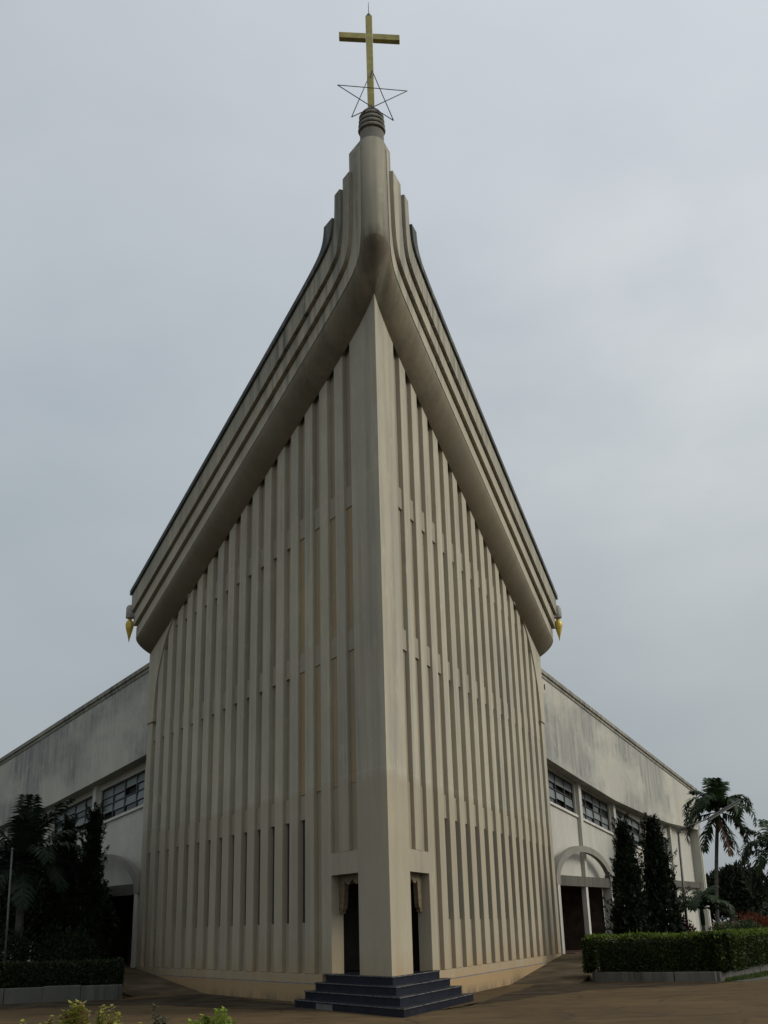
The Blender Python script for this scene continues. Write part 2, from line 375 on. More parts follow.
# ------------------------------------------------------------------ the church
church = thing('church_building', 'tall prow shaped concrete church with vertical fins, curved cornice and two low wings', 'church', (CX, CY, 0))
PIER, PITCHS = 1.5, {}
for side, F in ((0, FL), (1, FR)):
    ln = LEN[side]; Z = zs(side); Zu = lambda s, Z=Z: Z(s)+.35
    pit = (ln-PIER)/17; PITCHS[side] = pit; rw = pit*(.468, .495)[side]
    # facade: backing wall with the doorway left open, and the base course
    mb = MB(); D = -.18; DD = -.34
    d_end = PIER+pit+rw
    F.box(mb, PIER, d_end, DD, D, 3.0, Zu)
    F.box(mb, d_end+.001, ln, DD, D, 0, Zu)
    F.box(mb, d_end+pit-rw, ln+.003, D-.002, .0, .445, .66)
    F.box(mb, PIER+.001, d_end+pit-rw-.002, D+.001, -.002, 2.95, 3.47)
    fac = mb.build('facade', M['tower'], church)
    mb = MB(); F.box(mb, d_end+.06, ln+.012, D, .035, -.3, .425); F.box(mb, d_end+.06, ln+.006, D, .012, .4255, .4445, 1)
    mb.build('plinth', [M['plinth'], M['bluetrim']], fac)
    # fins
    for k in range(17):
        a0 = PIER+rw+k*pit; a1 = PIER+(k+1)*pit
        if k == 16: a1 = ln
        mb = MB(); z0 = .66
        if k == 0: z0 = 3.47
        if k == 1: z0 = ZP
        F.box(mb, a0, a1, D-.02, -.001 if k else .0, z0 + (.001 if k > 1 else 0), Zu)
        mb.build('fin', M['tower'], fac, bevel=.014)
    # recess fills : lighter spandrels, shallow panels at foot and head, slot windows
    def piece(name, mat, *a):
        q = MB(); F.box(q, *a); q.build(name, M[mat], fac)
    for k in range(17):
        a0 = PIER+k*pit; a1 = a0+rw; e = .0015
        for zb, zt in ((8.45, 9.0), (12.4, 13.0)):
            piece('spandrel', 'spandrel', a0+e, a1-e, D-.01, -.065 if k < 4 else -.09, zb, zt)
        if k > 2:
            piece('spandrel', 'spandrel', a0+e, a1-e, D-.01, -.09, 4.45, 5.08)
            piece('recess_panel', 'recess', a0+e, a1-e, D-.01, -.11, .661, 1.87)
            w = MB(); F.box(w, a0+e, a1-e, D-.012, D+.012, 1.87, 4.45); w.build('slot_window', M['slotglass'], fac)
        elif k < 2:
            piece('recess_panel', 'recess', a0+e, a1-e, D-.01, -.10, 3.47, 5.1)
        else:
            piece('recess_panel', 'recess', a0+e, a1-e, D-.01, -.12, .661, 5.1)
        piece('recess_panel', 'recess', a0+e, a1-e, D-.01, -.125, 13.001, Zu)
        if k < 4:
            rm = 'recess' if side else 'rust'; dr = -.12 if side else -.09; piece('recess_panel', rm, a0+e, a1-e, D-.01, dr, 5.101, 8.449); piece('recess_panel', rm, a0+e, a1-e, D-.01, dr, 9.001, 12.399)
    # haunch plate where the last fins meet the cornice
    mb = MB(); s0, se = ln-4.1, ln-.68; zb = 9.15
    inner = []
    for i in range(19):
        t = i/18*math.pi/2
        inner.append((s0+(se-s0)*math.sin(t), (Z(s0)-.05)-(Z(s0)-.05-zb)*(1-math.cos(t))))
    outer = [(s0+.02+(ln+.03-s0-.02)*i/18, Z(s0+(ln-s0)*i/18)+.3) for i in range(6)]
    outer += [(ln+.03, (Z(ln)+.3)-(Z(ln)+.3-zb)*(i/12)) for i in range(13)]
    F.strip(mb, inner, outer, -.1, .045)
    mb.build('haunch', M['tower'], fac)
    # scalloped golden arch inside the doorway
    mb = MB(); w0, w1 = PIER+.004, d_end-.004; W = w1-w0
    lo, hi = [], []
    for i in range(41):
        x = i/40; a = w0+W*x
        q = abs(x-.5)*2
        z = 2.84-.11*abs(math.sin(q*math.pi*1.75))-.05*q if q < .57 else 2.70-.56*min(1, (q-.57)/.1)
        lo.append((a, z)); hi.append((a, 2.999))
    F.strip(mb, lo, hi, -.335, -.22)
    for a in (w0+.07, w1-.07):
        F.box(mb, a-.066, a+.15*(1 if a < w0+.5 else 0)+.066*(0 if a < w0+.5 else 1), -.33, -.225, 2.08, 2.139) if False else F.box(mb, a-.066, a+.066, -.33, -.225, 2.05, 2.139)
    mb.build('scalloped_arch', M['goldcarve'], fac)
# corner pier : solid wedge
zl, zr = zs(0), zs(1)
ring = [(FL, 0, 0, 0), (FL, PIER, 0, 0), (FL, PIER, -.34, 0), (FR, PIER, -.34, 1), (FR, PIER, 0, 1)]
mb = MB(); zf = (zl, zr)
# lower free-standing part and the upper part, one column
mb.hexa([f.pt(a, o, ZP-.02) for f, a, o, q in ring], [f.pt(a, o, zf[q](a)+.35) for f, a, o, q in ring])
mb.build('corner_pier', M['tower'], church, bevel=.012)
# lobby behind the doorways
mb = MB()
lob = [FL.pt(.4, -.2, 0), FL.pt(5.6, -.36, 0), FR.pt(5.6, -.36, 0), FR.pt(.4, -.2, 0)]
mb.hexa([p+V(0, 0, .3) for p in lob], [p+V(0, 0, ZP-.004) for p in lob])
mb.build('lobby_floor', M['dark'], church)
mb = MB(); a, b = FL.pt(5.2, -.35, 0), FR.pt(5.2, -.35, 0); d = (b-a)
back = -FRONT*.12
mb.hexa([a+V(0, 0, ZP), b+V(0, 0, ZP), b+back+V(0, 0, ZP), a+back+V(0, 0, ZP)], [a+V(0, 0, 3.4), b+V(0, 0, 3.4), b+back+V(0, 0, 3.4), a+back+V(0, 0, 3.4)])
for i in range(1, 8):
    p = a+d*(i/8); mb.box((p.x+FRONT.x*.012, p.y+FRONT.y*.012, 1.95), (.03, .03, 2.4), 0, -AXIS)
mb.build('entrance_door', M['door'], church)
mb = MB()
mb.hexa([FL.pt(1.4, -.3, 3.02), FL.pt(5.6, -.36, 3.02), FR.pt(5.6, -.36, 3.02), FR.pt(1.4, -.3, 3.02)], [FL.pt(1.4, -.3, 3.3), FL.pt(5.6, -.36, 3.3), FR.pt(5.6, -.36, 3.3), FR.pt(1.4, -.3, 3.3)])
mb.build('lobby_ceiling', M['dark'], church)
# rear of the tower and roof
mb = MB()
L1, R1 = FL.pt(LEN[0]-.02, -.3, 0), FR.pt(LEN[1]-.02, -.3, 0)
mb.face([L1, R1, R1+V(0, 0, 13.6), L1+V(0, 0, 13.6)])
mb.build('rear_wall', M['wing'], church, fix=False)
mb = MB()
st = [2.2+i*(17.85-2.2)/14 for i in range(15)]
cl, cr = curve(0, 'top'), curve(1, 'top')
for i in range(14):
    q = [FL.pt(st[i], .3, cz(cl, st[i])-.12), FL.pt(st[i+1], .3, cz(cl, st[i+1])-.12), FR.pt(st[i+1]*1.05, .3, cz(cr, st[i+1]*1.05)-.12), FR.pt(st[i]*1.05, .3, cz(cr, st[i]*1.05)-.12)]
    mb.face(q)
mb.build('roof', M['roof'], church, fix=False)

# cornice : rounded soffit that runs round the prow and rises into the spire column
OB, RB = .53, .375
def path(o, kind, x):
    """plan point of the offset path: kind 0 left run, 1 nose, 2 right run"""
    r = RB*o/OB; st_ = -COT*(o-r)
    if kind == 0: o *= 1+.19*x
    if kind == 2: o *= 1+.19*x
    if kind == 0: s = st_+(LEN[0]-st_)*x; return FL.pt(s, o, 0), s
    if kind == 2: s = st_+(LEN[1]-st_)*x; return FR.pt(s, o, 0), s
    cpt = V(CX, CY, 0)+FRONT*((o-r)/math.sin(HALF))
    nl, nr = FL.n, FR.n
    ang = math.atan2(nl.y, nl.x); ang2 = math.atan2(nr.y, nr.x)
    while ang2 < ang: ang2 += 2*math.pi
    th = ang+(ang2-ang)*x
    return cpt+V(math.cos(th), math.sin(th), 0)*r, -.0
stations = [(0, (1-i/36)**2.2) for i in range(36)]+[(1, i/16) for i in range(17)]+[(2, (i/36)**2.2) for i in range(1, 37)]
NQ = 10
mb = MB(); rows = []
b1l, b1r = curve(0, 'b1'), curve(1, 'b1')
def zb_at(kind, s):
    zfr = 19.42
    if kind == 1: return zfr
    return min(cz(b1l if kind == 0 else b1r, max(s, -.3799)), zfr)
for kind, x in stations:
    row = []
    for j in range(NQ+1):
        t = j/NQ*math.pi/2; o = OB*math.sin(t)
        p, s = path(o, kind, x)
        pe, se = path(OB, kind, x)
        p0, s00 = path(1e-6, kind, x)
        zw = (zl if kind == 0 else zr)(max(s00, 0)) if kind != 1 else zl(0)
        zb = zb_at(kind, se)
        if kind == 1: zb += .10*math.sin(math.pi*x)
        row.append(V(p.x, p.y, zw+(zb-zw)*(.5*(1-math.cos(t))+.5*math.sin(t))))
    rows.append(row)
for i in range(len(rows)-1):
    for j in range(NQ):
        mb.face([rows[i][j], rows[i+1][j], rows[i+1][j+1], rows[i][j+1]], 0, True)
# end caps of the soffit
for row, F, ln in ((rows[0], FL, LEN[0]), (rows[-1], FR, LEN[1])):
    top = F.pt(ln, 0, row[-1].z)
    for j in range(NQ): mb.face([row[j], row[j+1], top])
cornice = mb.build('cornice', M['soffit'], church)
# spire column above the prow
mb = MB(); ZC = 22.78
seg = [(i, s_) for i, s_ in enumerate(stations) if s_[0] == 1 or (s_[0] in (0, 2) and path(OB, *s_)[1] < .35)]
ids = [i for i, _ in seg]
for a_, b_ in zip(ids[:-1], ids[1:]):
    p, q = rows[a_][-1], rows[b_][-1]
    mb.face([p, q, V(q.x, q.y, ZC), V(p.x, p.y, ZC)], 0, True)
topring = [V(rows[i][-1].x, rows[i][-1].y, ZC) for i in ids]
mb.face(topring)
mb.face([topring[0], topring[-1], topring[-1]-V(0, 0, 4), topring[0]-V(0, 0, 4)])
mb.build('spire_column', M['nose'], cornice)
# fascia bands, each stepping out over the one below and rising into its own pipe at the prow
TOPS = {'b1': 22.60, 'g1': 21.98, 'g2': 21.60, 'lip': 20.82}
seq = [('b1', 'g1', .55, .64, 'cornice'), ('g1', 'g2', .66, .77, 'cornice'), ('g2', 'lip', .76, .88, 'upper_band'), ('lip', 'top', .83, .955, 'lip')]
for side, F in ((0, FL), (1, FR)):
    for a_, b_, on, of, mt in seq:
        o = lambda a, on=on, of=of, q=LEN[side]: on+(of-on)*min(1, max(0, a/q))
        zt = TOPS[a_]
        lo = cpts(curve(side, a_), zt, LEN[side]+(.0 if a_ != 'lip' else .06), 44)
        gap = .06 if a_ in ('b1', 'g1') else .03
        hi = cpts(curve(side, b_, -gap), zt-.015, LEN[side]+(.0 if a_ != 'lip' else .06), 44)
        if a_ == 'b1': inner_fill = (side, F)
        mb = MB(); F.strip(mb, lo, hi, .05, o)
        mb.build('roof_lip' if a_ == 'lip' else 'fascia_band', M[mt], cornice)
# ringed cap
ax = V(CX, CY, 0)+FRONT*((OB-RB)/math.sin(HALF))+V(.02, 0, 0)
mb = MB()
prof = [(.345, 0), (.345, .36)]
z = .36
for k in range(4):
    prof += [(.32, z+.005), (.32, z+.05), (.385-.010*k, z+.06), (.40-.012*k, z+.10), (.385-.014*k, z+.15)]
    z += .155
prof += [(.31, z+.01), (.28, z+.10), (.18, z+.21), (.08, z+.26)]
mb.lathe((ax.x, ax.y, ZC), prof, 32, 0, False)
mb.build('ringed_cap', M['cap'], church)
ZTOP = ZC+z+.25

for side, F in ((0, FL), (1, FR)):
    mb = MB(); F.strip(mb, cpts(curve(side, 'b1', .12), 21.9, LEN[side]-.002, 44), cpts(curve(side, 'lip'), 21.5, LEN[side]-.002, 44), .03, lambda a, q=LEN[side]: .40+.1*min(1, max(0, a/q)))
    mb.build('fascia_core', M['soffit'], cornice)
# cross, star
cx = thing('cross', 'olive gold latin cross on the ringed tip of the church spire', 'cross', (ax.x, ax.y, ZTOP))
mb = MB(); H = 27.44
mb.box((ax.x, ax.y, (ZTOP+H)/2-.02), (.20, .20, H-ZTOP+.04)); mb.build('shaft', M['gold'], cx, bevel=.012)
zA = 26.66
for sg in (-1, 1):
    mb = MB(); mb.box((ax.x+sg*.505, ax.y, zA), (.80, .18, .21)); mb.v = [(x, y, z-(x-ax.x)*.10) for x, y, z in mb.v]; mb.build('crossbar', M['gold'], cx, bevel=.012)
mb = MB(); mb.lathe((ax.x, ax.y, H), [(.04, 0), (.07, .03), (.075, .08), (.05, .13), (.012, .15), (.010, .45), (.006, .62)], 12)
mb.build('finial_rod', M['metal'], cx)
sy = ax.y-.32; sz = 25.02
mb = MB()
P5 = [V(ax.x+.05, sy, 25.17), V(ax.x+1.06, sy, 24.38), V(ax.x+.63, sy, 23.34), V(ax.x-.57, sy, 23.50), V(ax.x-.96, sy, 24.66)]
for k in range(5):
    mb.tube([P5[k], P5[(k+2) % 5]], .014, 6)
mb.tube([P5[0]+V(0, 0, -.03), V(ax.x, ax.y-.08, 25.1)], .012, 6)
mb.tube([V(ax.x, sy, 23.92), V(ax.x, ax.y-.08, 24.1)], .012, 6)
star = mb.build('star_ornament', M['wire'], None, origin=(ax.x, sy, 24.6))
tag(star, 'thin wire five-pointed star fixed round the foot of the golden cross', 'star')

# golden buds hanging under the two cornice ends
for side, F, lab in ((0, FL, 'golden bud pendant under the cornice end above the shaded, darker wing'), (1, FR, 'golden bud pendant under the cornice end above the sunlit, paler wing')):
    o_c = (.88, .88)[side]; a = LEN[side]+.10
    p = F.pt(a, o_c, 0); zt = 13.92 if side else 13.72
    pd = thing('pendant_ornament', lab, 'pendant', (p.x, p.y, zt), 'golden buds hanging from the cornice ends')
    mb = MB(); mb.lathe((p.x, p.y, zt-.52), [(.15, 0), (.17, .03), (.17, .38), (.14, .48), (.07, .53)], 14)
    pr = F.pt(a-.12, o_c-.35, 0); mb.box(((p.x+pr.x)/2, (p.y+pr.y)/2, zt-.42), (.2, .34, .16), 0, .5)
    mb.build('bracket', M['bracket'], pd)
    mb = MB(); mb.lathe((p.x, p.y, zt-1.46), [(.008, 0), (.03, .12), (.09, .34), (.15, .56), (.165, .68), (.14, .8), (.07, .87), (.05, .95)], 16)
    mb.build('bud', M['bud'], pd)

# ------------------------------------------------------------------ wings
def interp(pts):
    def f(t):
        if t <= pts[0][0]: return pts[0][1]
        for (a, b), (c, d) in zip(pts[:-1], pts[1:]):
            if t <= c: return b+(d-b)*(t-a)/(c-a)
        return pts[-1][1]
    return f
TE = 22.0
for side, F in ((0, WL), (1, WR)):
    off = (.45, 0)[side]
    up = .2 if side == 0 else 0
    zbot = interp([(-1, 8.02+up), (0, 7.89+up), (3.84, 7.38+up), (8.2, 6.84+up*.9), (12.63, 6.52+up*.6), (16.2, 6.36), (22, 6.34)])
    ztop = (lambda t: 11.58-.134*t) if side == 0 else (lambda t: 11.45-.130*t)
    OW = -.5
    mb = MB()
    ts = [-.6, 0]+[.55*i for i in range(1, 41)]
    # wall behind, with window openings left open
    head = lambda t: 7.80-.121*t; sill = lambda t: 6.47-.112*t
    pil = [off+.15+4.35*k for k in range(6)]
    wins = []
    for k in range(5):
        a0, a1 = pil[k]+.42, pil[k+1]-.10
        if k == 4: continue
        wins.append((a0, a1))
    ZPO = 3.3
    lowz = lambda t0: ZPO if t0 < 6.75 else 0.
    edges = sorted(set([-.6, 6.8, TE]+[x for w in wins for x in w]))
    for t0, t1 in zip(edges[:-1], edges[1:]):
        inwin = any(w[0] <= t0+1e-6 and t1 <= w[1]+1e-6 for w in wins)
        if inwin:
            F.box(mb, t0, t1, OW-.3, OW, lowz(t0), sill); F.box(mb, t0, t1, OW-.3, OW, head, lambda t: zbot(t)+.3)
        else:
            F.box(mb, t0, t1, OW-.3, OW, lowz(t0), lambda t: zbot(t)+.3)
    # return wall at the far end and the porch side walls
    F.box(mb, TE, TE+.25, -9, .0, 0, lambda t: zbot(TE)+.3)
    F.box(mb, 6.801, 7.05, -3.2, OW-.301, 0, ZPO); F.box(mb, -.6, -.35, -3.2, OW, 0, ZPO)
    wing = mb.build('wing', M['wing'], church)
    # deep band above, coping
    mb = MB(); F.strip(mb, [(t, zbot(t)) for t in ts], [(t, ztop(t)-.3) for t in ts], OW-.05, 0)
    F.box(mb, TE+.001, TE+.3, -9, 0, zbot(TE), ztop(TE)-.3)
    mb.build('parapet_band', M['wing_band'], wing)
    mb = MB(); F.strip(mb, [(t, ztop(t)-.299) for t in ts], [(t, ztop(t)-.16) for t in ts], OW-.05, .035)
    F.strip(mb, [(t, ztop(t)-.159) for t in ts], [(t, ztop(t)) for t in ts], OW-.05, .09)
    F.box(mb, TE+.001, TE+.34, -9, .09, ztop(TE)-.299, ztop(TE))
    mb.build('coping', M['coping'], wing)
    mb = MB()
    for i in range(len(ts)-1):
        mb.face([F.pt(ts[i], -.3, ztop(ts[i])-.2), F.pt(ts[i+1], -.3, ztop(ts[i+1])-.2), F.pt(ts[i+1], -12, ztop(ts[i+1])+.2), F.pt(ts[i], -12, ztop(ts[i])+.2)])
    mb.build('wing_roof', M['roof'], wing, fix=False)
    for k in range(6):
        a = pil[k]
        if side == 0 and k == 0: a = .62
        if side == 1 and k == 0: continue
        mb = MB(); w = .28 if k < 5 else .45
        F.box(mb, a, a+w, OW+.001, OW+(.16 if k < 5 else .46), ZPO+.01 if a < 6.6 else 0, lambda t: zbot(t)-.002)
        mb.build('pilaster', M['wing'], wing)
    if side: mb = MB(); F.box(mb, .55, .68, -.02, .004, 10.62, 10.85); mb.build('vent_hole', M['dark'], wing)
    # windows: four columns of tilted panes over dark gaps
    for wi, (a0, a1) in enumerate(wins):
        mb = MB(); n = 4; fw_ = .035; cw = (a1-a0)/n
        F.box(mb, a0+.002, a1-.002, OW-.28, OW-.24, lambda t: sill(t)+.01, lambda t: head(t)-.01, 2)
        lerp = lambda q: (lambda t: sill(t)+(head(t)-sill(t))*q)
        for q0, q1 in ((0, .035), (.485, .515), (.965, 1)):
            F.box(mb, a0+.001, a1-.001, OW-.16, OW-.09, lerp(q0), lerp(q1), 0)
        for i in range(n+1):
            x = a0+(a1-a0)*i/n; x0 = max(a0+.0015, x-fw_); x1 = min(a1-.0015, x+fw_)
            F.box(mb, x0, x1, OW-.155, OW-.085, lerp(.03), lerp(.97), 0)
        rnd = random.Random(10+wi+side*7)
        for i in range(n):
            x0 = a0+cw*i+fw_+.005; x1 = a0+cw*(i+1)-fw_-.005
            for q0 in (.035, .515):
                qa, qb, qc = q0+.445, q0+.20+rnd.uniform(-.03, .03), q0+.01
                tilt = rnd.uniform(.015, .05)
                A = [F.pt(x0, OW-.13, lerp(qa)(x0)), F.pt(x1, OW-.13, lerp(qa)(x1)), F.pt(x1, OW-.13+tilt, lerp(qb)(x1)), F.pt(x0, OW-.13+tilt, lerp(qb)(x0))]
                mb.hexa(A, [p-F.n*.012 for p in A], 1)
                if rnd.random() < .75:
                    B = [F.pt(x0, OW-.14, lerp(qb-.03)(x0)), F.pt(x1, OW-.14, lerp(qb-.03)(x1)), F.pt(x1, OW-.14+tilt*.3, lerp(qc)(x1)), F.pt(x0, OW-.14+tilt*.3, lerp(qc)(x0))]
                    mb.hexa(B, [p-F.n*.012 for p in B], 1 if rnd.random() < .3 else 3)
        F.box(mb, a0-.08, a1+.08, OW-.2, OW+.07, lambda t: sill(t)-.10, lambda t: sill(t), 4)
        mb.build('window', [M['frame'], M['pane'], M['dark'], M['darkpane'], M['white']], wing)
    # string ledge beyond the porch
    mb = MB(); F.box(mb, 7.3, TE-.01, OW+.002, OW+.25, 3.32, 3.62); mb.build('ledge', M['slab'], wing)
    # porch: flattened arch, mossy slab, post, doors
    ac, ai, hi_, ao, ho = 3.62, 2.92, 1.17, 3.32, 1.42
    if side == 0: ac = 3.6
    zsp = 3.24
    lo = [(ac+ai*math.cos(math.pi*(1-i/32)), zsp+hi_*math.sin(math.pi*i/32)) for i in range(33)]
    hi2 = [(ac+ao*math.cos(math.pi*(1-i/32)), zsp+ho*math.sin(math.pi*i/32)) for i in range(33)]
    mb = MB(); F.strip(mb, lo, hi2, -.16, .02)
    for sg in (-1, 1):
        x0, x1 = sorted((ac+sg*ai, ac+sg*ao)); F.box(mb, x0, x1, -.418, .018, zsp-.12, zsp-.001)
        x0, x1 = sorted((ac+sg*(ai+.03), ac+sg*(ao-.12))); F.box(mb, x0, x1, -.40, 0, .3, zsp-.121, 1)
    mb.build('porch_arch', [M['arch'], M['wing']], wing)
    mb = MB(); F.box(mb, ac-ai+.003, ac+ai-.003, OW+.003, -.03, 3.08, 3.46); mb.build('porch_slab', M['slab'], wing)
    mb = MB(); F.box(mb, ac+.02, ac+.24, -.26, -.06, .6, 3.079); mb.build('porch_post', M['white'], wing)
    mb = MB()
    F.box(mb, -.34, 6.8, -3.2, -3.1, .6, ZPO)
    for i in range(13):
        x = .1+i*.5; F.box(mb, x, x+.05, -3.099, -3.06, .65, 2.9, 1)
    for x in (.1, 1.6, 3.2, 4.8, 6.2): F.box(mb, x, x+.14, -3.099, -3.02, .62, 3.2, 1)
    mb.build('porch_doors', [M['porchwood'], M['bark']], wing)
    mb = MB(); F.box(mb, -.34, 6.8, -3.1, -.5, ZPO-.12, ZPO-.02); F.box(mb, -.34, -.3, -3.1, -.502, .6, ZPO-.121); F.box(mb, 6.76, 6.8, -3.1, -.502, .6, ZPO-.121); mb.build('porch_lining', M['porchwood'], wing)
mb = MB(); q = WR.pt(12.6, -.6, 0); mb.tube([V(q.x, q.y, ztop(12.6)-.3), V(q.x, q.y, ztop(12.6)+.62)], .018, 6)
mb.tube([V(q.x, q.y, ztop(12.6)+.05), V(q.x+.02, q.y, ztop(12.6)+.2)], .03, 6)
tag(mb.build('lightning_rod', M['metal'], None, origin=(q.x, q.y, ztop(12.6)-.2)), 'thin lightning rod standing on the roof edge of the paler church wing', 'rod')
# pigeons' wire insulators at the wing end
# ------------------------------------------------------------------ steps
stp = thing('entrance_steps', 'four navy tiled steps wrapped round the prow corner of the church', 'steps', tuple(V(CX, CY, 0)+FRONT*1.2))
for i, (o, zt, sl, sr) in enumerate([(1.0, .17, 2.88, 2.98), (.69, .34, 2.97, 3.08), (.37, .51, 3.06, 3.2), (.05, .68, 3.12, 3.36)]):
    mb = MB(); z0 = -.05 if i == 0 else zt-.17
    oo = o
    def ringp(o, z, e=0.): return [FL.pt(-COT*o, o, z), FL.pt(sl+e, o, z), FL.pt(sl+e, -.2, z), FR.pt(sr+e, -.2, z), FR.pt(sr+e, o, z)]
    mb.hexa(ringp(o, z0), ringp(o, zt-.035), 0)
    mb.hexa(ringp(o+.018, zt-.034, .012), ringp(o+.018, zt-.018, .012), 0)
    mb.hexa(ringp(o+.020, zt-.0175, .014), ringp(o+.020, zt-.006, .014), 1)
    mb.hexa(ringp(o+.018, zt-.0055, .012), ringp(o+.018, zt, .012), 0)
    if i == 0:
        FL.box(mb, .95, 1.75, o-.01, o+.008, .0, .125, 2)
    mb.build('step', [M['tile'], M['nosing'], M['tilechip']], stp)

# ------------------------------------------------------------------ ground, ramps, planters
mb = MB(); mb.face([(-1500, -300, 0), (1500, -300, 0), (1500, 2500, 0), (-1500, 2500, 0)])
struct(mb.build('ground', M['ground'], None, fix=False))
rndp = random.Random(3)
def blob(pts, z, name, mat, jit=.25, sub=6):
    out = []
    for (x0, y0), (x1, y1) in zip(pts, pts[1:]+pts[:1]):
        for k in range(sub):
            t = k/sub; j = jit if k else jit*.4
            out.append((x0+(x1-x0)*t+rndp.uniform(-j, j), y0+(y1-y0)*t+rndp.uniform(-j, j), z))
    m_ = MB(); m_.hexa([(x, y, -.1) for x, y, q in out], out); return struct(m_.build(name, mat, None))
blob([(.9, 26.2), (1.6, 27.3), (4.2, 36.2), (6., 36.6), (9.6, 34.6), (8.2, 33.2), (5.2, 32.6), (3.2, 29.6)], .004, 'pavement', M['patch'], .12)
blob([(-14, 30.5), (-6.5, 31.5), (-3.2, 28.2), (-.8, 26.6), (-5.8, 36.2), (-7.6, 34.2), (-16, 32.2)], .004, 'pavement', M['patch'], .12)
def polyz(name, pts, mat, depth=.6):
    m_ = MB(); m_.hexa([V(p[0], p[1], p[2]-depth) for p in pts], [V(*p) for p in pts]); return struct(m_.build(name, mat, None))
for F, W, s0, ln, w in ((FR, WR, 10.7, 18.9, 2.1), (FL, WL, 11.2, 17.95, 2.2)):
    a, b, c, d = F.pt(s0, .04, .0), F.pt(ln, .04, .63), F.pt(ln, w, .63), F.pt(s0, w, 0)
    polyz('ramp_path', [a, b, c, d], M['ramp'])
    e, f_ = W.pt(8.5, -.3, .63), W.pt(8.5, 2.4, .63)
    polyz('landing_path', [b+F.u*.002, W.pt(.3, -.02, .63), W.pt(8.5, -.02, .63), W.pt(8.5, 2.0, .63), c+F.u*.002], M['ramp'], .7)
    g_ = MB(); W.box(g_, -.29, 6.75, -3.09, -.021, .1, .64); struct(g_.build('porch_floor', M['tank'], None))
    g_ = MB(); W.box(g_, .8, 6.4, .0, .35, .628, .66); struct(g_.build('doormat_floor', M['tank'], None))
# planter beds
polyz('soil_ground', [(6.25, 37.0, .30), (9.4, 35.3, .30), (13.5, 43.2, .30), (21., 58, .30), (60, 90, .30), (30, 120, .30), (8.4, 43.4, .30)], M['soil'], .5)
polyz('soil_ground', [(-7.95, 34.6, .34), (-20, 32., .34), (-60, 60, .34), (-40, 90, .34), (-11.2, 41.6, .34)], M['soil'], .5)
def kerb(name, pts, h, w, lab, mat='kerbwhite'):
    m_ = MB(); rr = random.Random(5); L_ = []
    for (x0, y0), (x1, y1) in zip(pts[:-1], pts[1:]):
        d = math.hypot(x1-x0, y1-y0); n = max(1, round(d/1.05)); rz = math.atan2(y1-y0, x1-x0)
        for i in range(n):
            t = (i+.5)/n; hh = h+rr.uniform(-.015, .015)
            m_.box((x0+(x1-x0)*t+rr.uniform(-.01, .01), y0+(y1-y0)*t+rr.uniform(-.012, .012), hh/2-.05), (d/n-.012, w, hh+.1), 0, rz+rr.uniform(-.006, .006))
    return tag(m_.build(name, M[mat], None, origin=(pts[0][0], pts[0][1], 0), bevel=.02), lab, 'kerb wall')
kerb('planter_wall', [(8.3, 43.1), (6.15, 36.95), (9.35, 35.15), (13.55, 43.1), (21.1, 58)], .27, .2, 'low worn white planter wall below the bright green hedge')
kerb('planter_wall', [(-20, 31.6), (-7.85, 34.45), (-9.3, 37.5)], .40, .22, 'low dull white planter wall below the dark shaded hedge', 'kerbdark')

# ------------------------------------------------------------------ vegetation
def leaf(mb, p, d, up, ln, w, m=0):
    s = d.cross(up)
    if s.length < 1e-4: s = d.orthogonal()
    s.normalize(); s *= w/2
    i = len(mb.v); mid = p+d*(ln*.45)
    mb.v.extend([tuple(p), tuple(mid+s), tuple(p+d*ln), tuple(mid-s)]); mb.f.append((i, i+1, i+2, i+3)); mb.m.append(m); mb.smooth.append(False)
def rdir(r):
    while True:
        v = V(r.uniform(-1, 1), r.uniform(-1, 1), r.uniform(-1, 1))
        if .05 < v.length < 1: return v.normalized()

